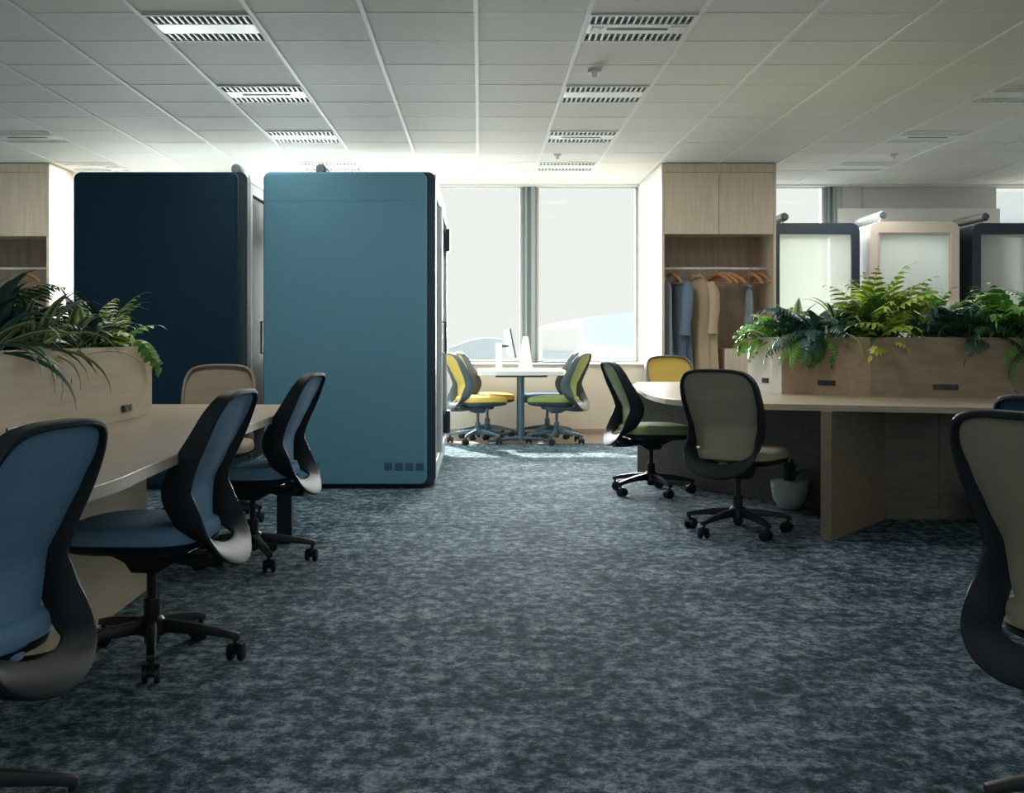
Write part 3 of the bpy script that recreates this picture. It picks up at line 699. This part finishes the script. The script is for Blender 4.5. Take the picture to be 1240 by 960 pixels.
def planter(name, poly, z0, z1, mats, label, outlets, seams=()):
    cx = sum(p[0] for p in poly)/len(poly); cy = sum(p[1] for p in poly)/len(poly)
    t = empty(name, (cx, cy, z0), 0, label, 'planter'); n = len(poly)
    th = .018; pc = [Vector((p[0]-cx, p[1]-cy)) for p in poly]
    cen = Vector((0, 0))
    for i in range(n):
        a, b = pc[i], pc[(i+1) % n]; d = (b-a).normalized(); nn = Vector((d.y, -d.x))
        if nn.dot((a+b)/2-cen) > 0: nn = -nn
        MB().prism([a+d*.0008, b-d*.0008, b-d*.0008+nn*th, a+d*.0008+nn*th], 0, z1-z0).build('panel', mats[i % len(mats)], t, bevel=.0015)
    s = MB().prism([p*.97 for p in pc], z1-z0-.06, z1-z0-.04).build('soil', 'soil', t); s['kind'] = 'stuff'
    for (x, y, z, ang, wd) in outlets:
        o = MB().box(-wd/2, -.006, -.016, wd/2, .004, .016).build('outlet', 'socket', t, bevel=.003, loc=(x-cx, y-cy, z-z0), rot=(0, 0, ang))
        for s_ in (-1, 1):
            MB().box(s_*wd*.24-.012, -.0085, -.009, s_*wd*.24+.012, -.006, .009).build('socket_face', 'black_metal', o, bevel=.001)
    return t
LPX = -1.60
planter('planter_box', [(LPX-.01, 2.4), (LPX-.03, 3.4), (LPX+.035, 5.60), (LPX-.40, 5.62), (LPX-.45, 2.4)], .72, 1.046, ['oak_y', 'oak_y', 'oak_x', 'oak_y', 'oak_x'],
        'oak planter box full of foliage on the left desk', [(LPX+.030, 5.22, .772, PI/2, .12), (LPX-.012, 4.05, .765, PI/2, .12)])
# right planter
F0, F1, F2, F3, F4 = (1.795, 7.85), (1.93, 7.50), (2.37, 7.10), (3.75, 6.86), (4.0, 6.9)
def on(a, b, px):   # where the sight line of pixel column px meets the segment
    k = (px-VX)/F; t = (k*a[1]-a[0])/((b[0]-a[0])-k*(b[1]-a[1])); return (a[0]+(b[0]-a[0])*t, a[1]+(b[1]-a[1])*t)
ang12 = math.atan2(F2[1]-F1[1], F2[0]-F1[0]); ang23 = math.atan2(F3[1]-F2[1], F3[0]-F2[0]); ang01 = math.atan2(F0[1]-F1[1], F0[0]-F1[0])+PI
o1 = on(F1, F2, 1001); o2 = on(F2, F3, 1145); o3 = on(F0, F1, 927)
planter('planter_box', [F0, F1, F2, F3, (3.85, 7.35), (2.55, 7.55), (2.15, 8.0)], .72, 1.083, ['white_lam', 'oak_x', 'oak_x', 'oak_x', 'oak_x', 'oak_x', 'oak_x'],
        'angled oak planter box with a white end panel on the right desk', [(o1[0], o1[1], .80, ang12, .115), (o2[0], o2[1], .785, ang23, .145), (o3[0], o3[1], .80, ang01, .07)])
# right desk
t = empty('angled_desk', (2.4, 7.6, 0), 0, 'angled oak meeting desk on the right with curved white-oak top', 'desk')
ox, oy = -2.4, -7.6
fe = cat_rom([(a, b, 0) for a, b in [(1.14, 8.75), (1.11, 8.1), (1.07, 7.55), (1.10, 6.95), (1.25, 6.62), (1.50, 6.44), (1.80, 6.33), (2.3, 6.16), (2.8, 6.06), (3.4, 6.02), (4.2, 6.1)]], 3)
poly = [(v.x, v.y) for v in fe]
poly = poly+[(4.3, 8.3), (3.4, 8.6), (2.6, 9.15), (1.8, 9.45), (1.25, 9.3)]
MB().prism([(x+ox, y+oy) for x, y in poly], .688, .722).build('desktop', 'desk_top_x', t, bevel=.002)
def wallseg(a, b, th, z0, z1, name, mt):
    a = Vector(a)+Vector((ox, oy)); b = Vector(b)+Vector((ox, oy)); d = (b-a).normalized(); n_ = Vector((-d.y, d.x))*th
    return MB().prism([a, b, b+n_, a+n_], z0, z1).build(name, mt, t, bevel=.0015)
V0 = (2.41, 6.97)
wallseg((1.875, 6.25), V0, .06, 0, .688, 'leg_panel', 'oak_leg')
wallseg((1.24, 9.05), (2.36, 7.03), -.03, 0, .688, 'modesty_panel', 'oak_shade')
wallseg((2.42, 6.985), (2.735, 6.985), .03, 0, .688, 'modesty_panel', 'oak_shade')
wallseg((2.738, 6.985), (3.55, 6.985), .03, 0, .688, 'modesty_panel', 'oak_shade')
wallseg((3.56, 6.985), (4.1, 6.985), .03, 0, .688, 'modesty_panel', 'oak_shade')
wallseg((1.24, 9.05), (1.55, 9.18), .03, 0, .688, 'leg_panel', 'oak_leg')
# pots under the right desk
def pot(x, y, r, label, n, seed):
    t = empty('plant_pot', (x, y, 0), 0, label, 'potted plant', 'white pots under the right desk')
    MB().tube([(0, 0, .0), (0, 0, .01), (0, 0, .06), (0, 0, .13), (0, 0, .175), (0, 0, .172), (0, 0, .14)], [r*.45, r*.6, r*.86, r*.98, r, r*.9, r*.88], 28).build('bowl', 'pot_white', t, 50)
    MB().tube([(0, 0, .135), (0, 0, .15)], [r*.9, r*.88], 24).build('soil', 'soil', t)['kind'] = 'stuff'
    rr = random.Random(seed)
    for k in range(n):
        link('leaf', LM['lance'], None, t, (rr.uniform(-.02, .02), rr.uniform(-.02, .02), .15), (rr.uniform(-.3, .3), -rr.uniform(.7, 1.35), rr.uniform(0, 6.28)), (.8, .9, .8))

# ------------------------------------------------------------------ foliage
LM = {}
def blade(L, W, bend, n=7, fold=.25, tip=.75, name='leaf', twist=0):
    vs = []; fs = []; uv = []; x = z = 0; a = 0
    for i in range(n+1):
        s = i/n
        wd = W*math.sin(PI*min(1, (s*.93+.07))**tip)*.5 if tip != 1 else W*.5*math.sin(PI*(s*.93+.07))
        wd = max(wd, .0008)
        up = fold*wd
        vs += [(x, -wd, z+up), (x, 0, z), (x, wd, z+up)]; uv += [(0, s), (.5, s), (1, s)]
        a = -bend*s*s; st = L/n; x += st*math.cos(a); z += st*math.sin(a)
    for i in range(n):
        b = 3*i; fs += [(b, b+3, b+4, b+1), (b+1, b+4, b+5, b+2)]
    return vs, fs, uv
def leafmesh(key, mt, *a, **k):
    vs, fs, uv = blade(*a, **k); me = MB().add(vs, fs, uv).mesh('leaf', True, fix=False); me.materials.append(M[mt]); LM[key] = me
def frondmesh(key, mt, L, pairs, ll, lw, bend, droop=.35, stem_r=.0025, spread=62, start=.12, taper=True):
    m = MB(); pts = []; x = z = 0; n = 12
    for i in range(n+1):
        pts.append(Vector((x, 0, z))); a = -bend*(i/n)**1.6; x += L/n*math.cos(a); z += L/n*math.sin(a)
    m.tube(pts, [stem_r*(1-.7*i/n) for i in range(n+1)], 4)
    for p in range(pairs+1):
        s = start+(1-start)*p/pairs; i = min(int(s*n), n-1); q = pts[i].lerp(pts[i+1], s*n-i); tan = (pts[i+1]-pts[i]).normalized()
        k = math.sin(PI*(.18+.80*s)) if taper else 1
        for sd in ((-1, 1) if p < pairs else (0,)):
            vs, fs, uv = blade(ll*k if sd else ll*.6, lw*(.6+.4*k), .8, n=3, fold=.2)
            R = Matrix.Rotation(math.radians(spread)*sd, 3, 'Z'); D = Matrix.Rotation(droop*(.5+.5*s)-0*tan.z, 3, 'Y')
            A = Matrix.Rotation(-math.asin(max(-1, min(1, tan.z))), 3, 'Y')
            m.add([q+A @ (R @ (D @ Vector(v))) for v in vs], fs, uv)
    me = m.mesh('frond', True, fix=False); me.materials.append(M[mt]); LM[key] = me
leafmesh('strap', 'leaf_striped', .30, .022, 2.0, n=9)
leafmesh('strap_dark', 'leaf_dark', .30, .026, 1.8, n=9)
leafmesh('lance', 'leaf_dark', .26, .055, 1.3)
leafmesh('lance_blue', 'leaf_blue', .24, .06, 1.4)
leafmesh('lance_striped', 'leaf_striped', .22, .045, 1.2)
leafmesh('ovate', 'leaf_mid', .11, .065, .9, fold=.3)
leafmesh('ovate_fresh', 'leaf_fresh', .09, .06, .9, fold=.3)
frondmesh('fern', 'leaf_mid', .30, 15, .060, .013, 1.5)
frondmesh('fern_fresh', 'leaf_fresh', .26, 14, .055, .014, 1.7)
frondmesh('fern_dark', 'leaf_dark', .30, 14, .075, .016, 1.5)
frondmesh('fern_blue', 'leaf_blue', .28, 12, .085, .020, 1.4)
frondmesh('bush', 'leaf_lime', .22, 6, .07, .032, 1.1, spread=50)
frondmesh('bush_fresh', 'leaf_fresh', .22, 6, .065, .034, 1.1, spread=50)
frondmesh('spray', 'leaf_lime', .30, 9, .065, .018, 1.0, spread=45)
frondmesh('ivy', 'leaf_fresh', .26, 8, .042, .034, 2.4, spread=75, taper=False)
frondmesh('ivy_dark', 'leaf_mid', .24, 8, .042, .034, 2.6, spread=75, taper=False)
KN = {'strap': 'leaf', 'strap_dark': 'leaf', 'lance': 'leaf', 'lance_blue': 'leaf', 'lance_striped': 'leaf', 'ovate': 'leaf', 'ovate_fresh': 'leaf'}
def plant(name, x, y, z, kinds, n, label, group, seed, sc=1.0, pitch=(.1, 1.25), az=None, hgt=.04):
    t = empty(name, (x, y, z), 0, label, 'plant', group); r = random.Random(seed)
    for k in range(n):
        kd = kinds[k % len(kinds)]
        a = r.uniform(0, 2*PI) if az is None else r.uniform(*az)
        s = sc*r.uniform(.75, 1.15)
        link(KN.get(kd, 'frond'), LM[kd], None, t, (r.uniform(-.05, .05), r.uniform(-.05, .05), r.uniform(-.03, hgt)), (r.uniform(-.5, .5), -r.uniform(*pitch), a), (s, s, s))
    return t
pot(1.96, 7.42, .118, 'white bowl pot with dark leaves under the right desk, left of the leg panel', 6, 4)
pot(2.98, 6.80, .118, 'white bowl pot under the right desk, beside the large beige chair back', 5, 7)
PL = 'foliage in the left planter'
LP = [
 ('ivy', -1.68, 5.50, ['ivy', 'ivy_dark', 'ovate_fresh'], 16, 'fresh green ivy trailing over the far corner of the left planter', .95, (-.3, .8)),
 ('schefflera', -1.72, 5.30, ['bush', 'bush_fresh', 'spray'], 18, 'lime green bushy sprig against the navy pod, right end of left planter', .95, (.5, 1.4)),
 ('spider_plant', -1.68, 5.12, ['strap', 'strap_dark'], 26, 'striped spider plant drooping near the small outlet on the left planter', .85, (.1, 1.4)),
 ('fern', -1.80, 5.05, ['fern_dark', 'fern', 'bush_fresh'], 18, 'dark fern right behind the striped spider plant, left planter', .85, (.1, 1.2)),
 ('dracaena', -1.70, 4.90, ['lance_striped', 'lance'], 18, 'upright striped dracaena with one tall leaf, middle of left planter', .95, (.3, 1.45)),
 ('spider_plant', -1.66, 4.74, ['strap', 'strap_dark', 'lance_striped'], 22, 'grass-like plant hanging over the front of the left planter middle', .85, (-.3, 1.1)),
 ('fern', -1.82, 4.72, ['fern_blue', 'fern_dark'], 16, 'bluish dark fern in front of the pale wardrobe side', .9, (.2, 1.2)),
 ('broadleaf_plant', -1.72, 4.52, ['lance', 'lance_blue', 'ovate'], 22, 'dark broad-leaved plant in the left half of the left planter', 1.0, (.3, 1.5)),
 ('spider_plant', -1.68, 4.36, ['strap', 'lance_striped'], 26, 'wide striped arching plant near the left edge of the photo', 1.0, (-.2, 1.2)),
 ('fern', -1.80, 4.28, ['fern', 'fern_dark'], 16, 'tall green fern near the left edge, reaching the wardrobe rod', 1.1, (.5, 1.5)),
 ('broadleaf_plant', -1.74, 4.12, ['lance_blue', 'lance', 'strap_dark'], 24, 'blue-green long-leaved plant cut by the left edge of the photo', 1.1, (.5, 1.5)),
 ('spider_plant', -1.68, 3.95, ['strap_dark', 'strap'], 22, 'drooping plant beyond the left edge of the left planter', 1.0, (-.3, 1.2))]
for i, (nm, x, y, kd, n, lb, s, pt) in enumerate(LP): plant(nm, x, y, 1.03, kd, int(n*1.3), lb, PL, 10+i, s*1.2, pt)
PR = 'foliage in the right planter'
RP = [
 ('spider_plant', 1.94, 7.72, ['lance_striped', 'strap', 'ivy'], 22, 'pale striped plant spilling over the white planter end', .95, (-.2, 1.1)),
 ('ivy', 1.88, 7.80, ['ivy', 'ovate_fresh'], 12, 'pale ivy drooping left of the white planter end', .75, (-.6, .4)),
 ('dracaena', 2.02, 7.60, ['lance_striped', 'lance'], 16, 'pointed light-striped plant in front of the navy booth lower corner', 1.0, (.4, 1.3)),
 ('fern', 2.14, 7.48, ['fern_blue', 'lance_blue', 'fern_dark'], 18, 'blue-grey fern with broad fronds before the navy booth door', 1.05, (.0, 1.1)),
 ('fern', 2.12, 7.38, ['fern_fresh', 'ivy_dark'], 14, 'fresh green fern hanging over the planter front left panel', .9, (-.6, .6)),
 ('spider_plant', 2.26, 7.42, ['strap', 'fern_dark'], 22, 'thin arching grassy plant right of the blue-grey fern', 1.0, (.1, 1.2)),
 ('schefflera', 2.50, 7.36, ['spray', 'bush', 'spray'], 30, 'tall yellow-green bush before the beige booth, highest on the right planter', 1.3, (.75, 1.5)),
 ('ivy', 2.40, 7.34, ['bush_fresh', 'ovate_fresh'], 10, 'bright green sprig standing before the navy booth frame', 1.15, (1.0, 1.5)),
 ('broadleaf_plant', 2.48, 7.22, ['ovate', 'lance', 'bush'], 24, 'dark leafy plant low over the planter seam', .9, (.0, 1.0)),
 ('schefflera', 2.68, 7.24, ['spray', 'bush_fresh', 'fern'], 22, 'olive bushy plant right of the tall yellow-green bush', 1.05, (.2, 1.2)),
 ('ivy', 2.82, 7.32, ['bush_fresh', 'fern_fresh'], 8, 'lone upright sprig before the beige booth door right side', 1.15, (1.15, 1.5)),
 ('fern', 2.86, 7.16, ['fern_blue', 'lance_blue', 'fern_dark'], 20, 'dark blue-green fern above the right outlet', 1.0, (.1, 1.1)),
 ('fern', 3.05, 7.10, ['fern_dark', 'fern'], 18, 'dark fern between the blue-green fern and the bright right shrub', .95, (.0, 1.1)),
 ('schefflera', 3.22, 7.12, ['bush_fresh', 'fern_fresh', 'bush'], 28, 'bright green shrub before the dark booth at the right edge', 1.25, (.5, 1.5)),
 ('fern', 3.30, 7.00, ['fern_fresh', 'fern'], 18, 'green fern hanging over the planter front near the right edge', 1.0, (-.5, .9)),
 ('schefflera', 3.45, 7.10, ['bush_fresh', 'fern', 'ovate_fresh'], 26, 'bushy green plant cut by the right edge of the photo', 1.2, (.5, 1.5))]
for i, (nm, x, y, kd, n, lb, s, pt) in enumerate(RP): plant(nm, x, y, 1.08, kd, int(n*1.5), lb, PR, 40+i, s*1.25, (pt[0], pt[1]+.1))
# small packet on a chair seat
pk = MB().prism(rrect(-.05, -.035, .05, .035, .012, 3), 0, .014).build('foil_packet', 'steel', None, bevel=.004, loc=(-.93, 5.62, .484), rot=(0, .05, .5))
setp(pk, 'small silver packet on the seat of the far blue chair', 'packet')
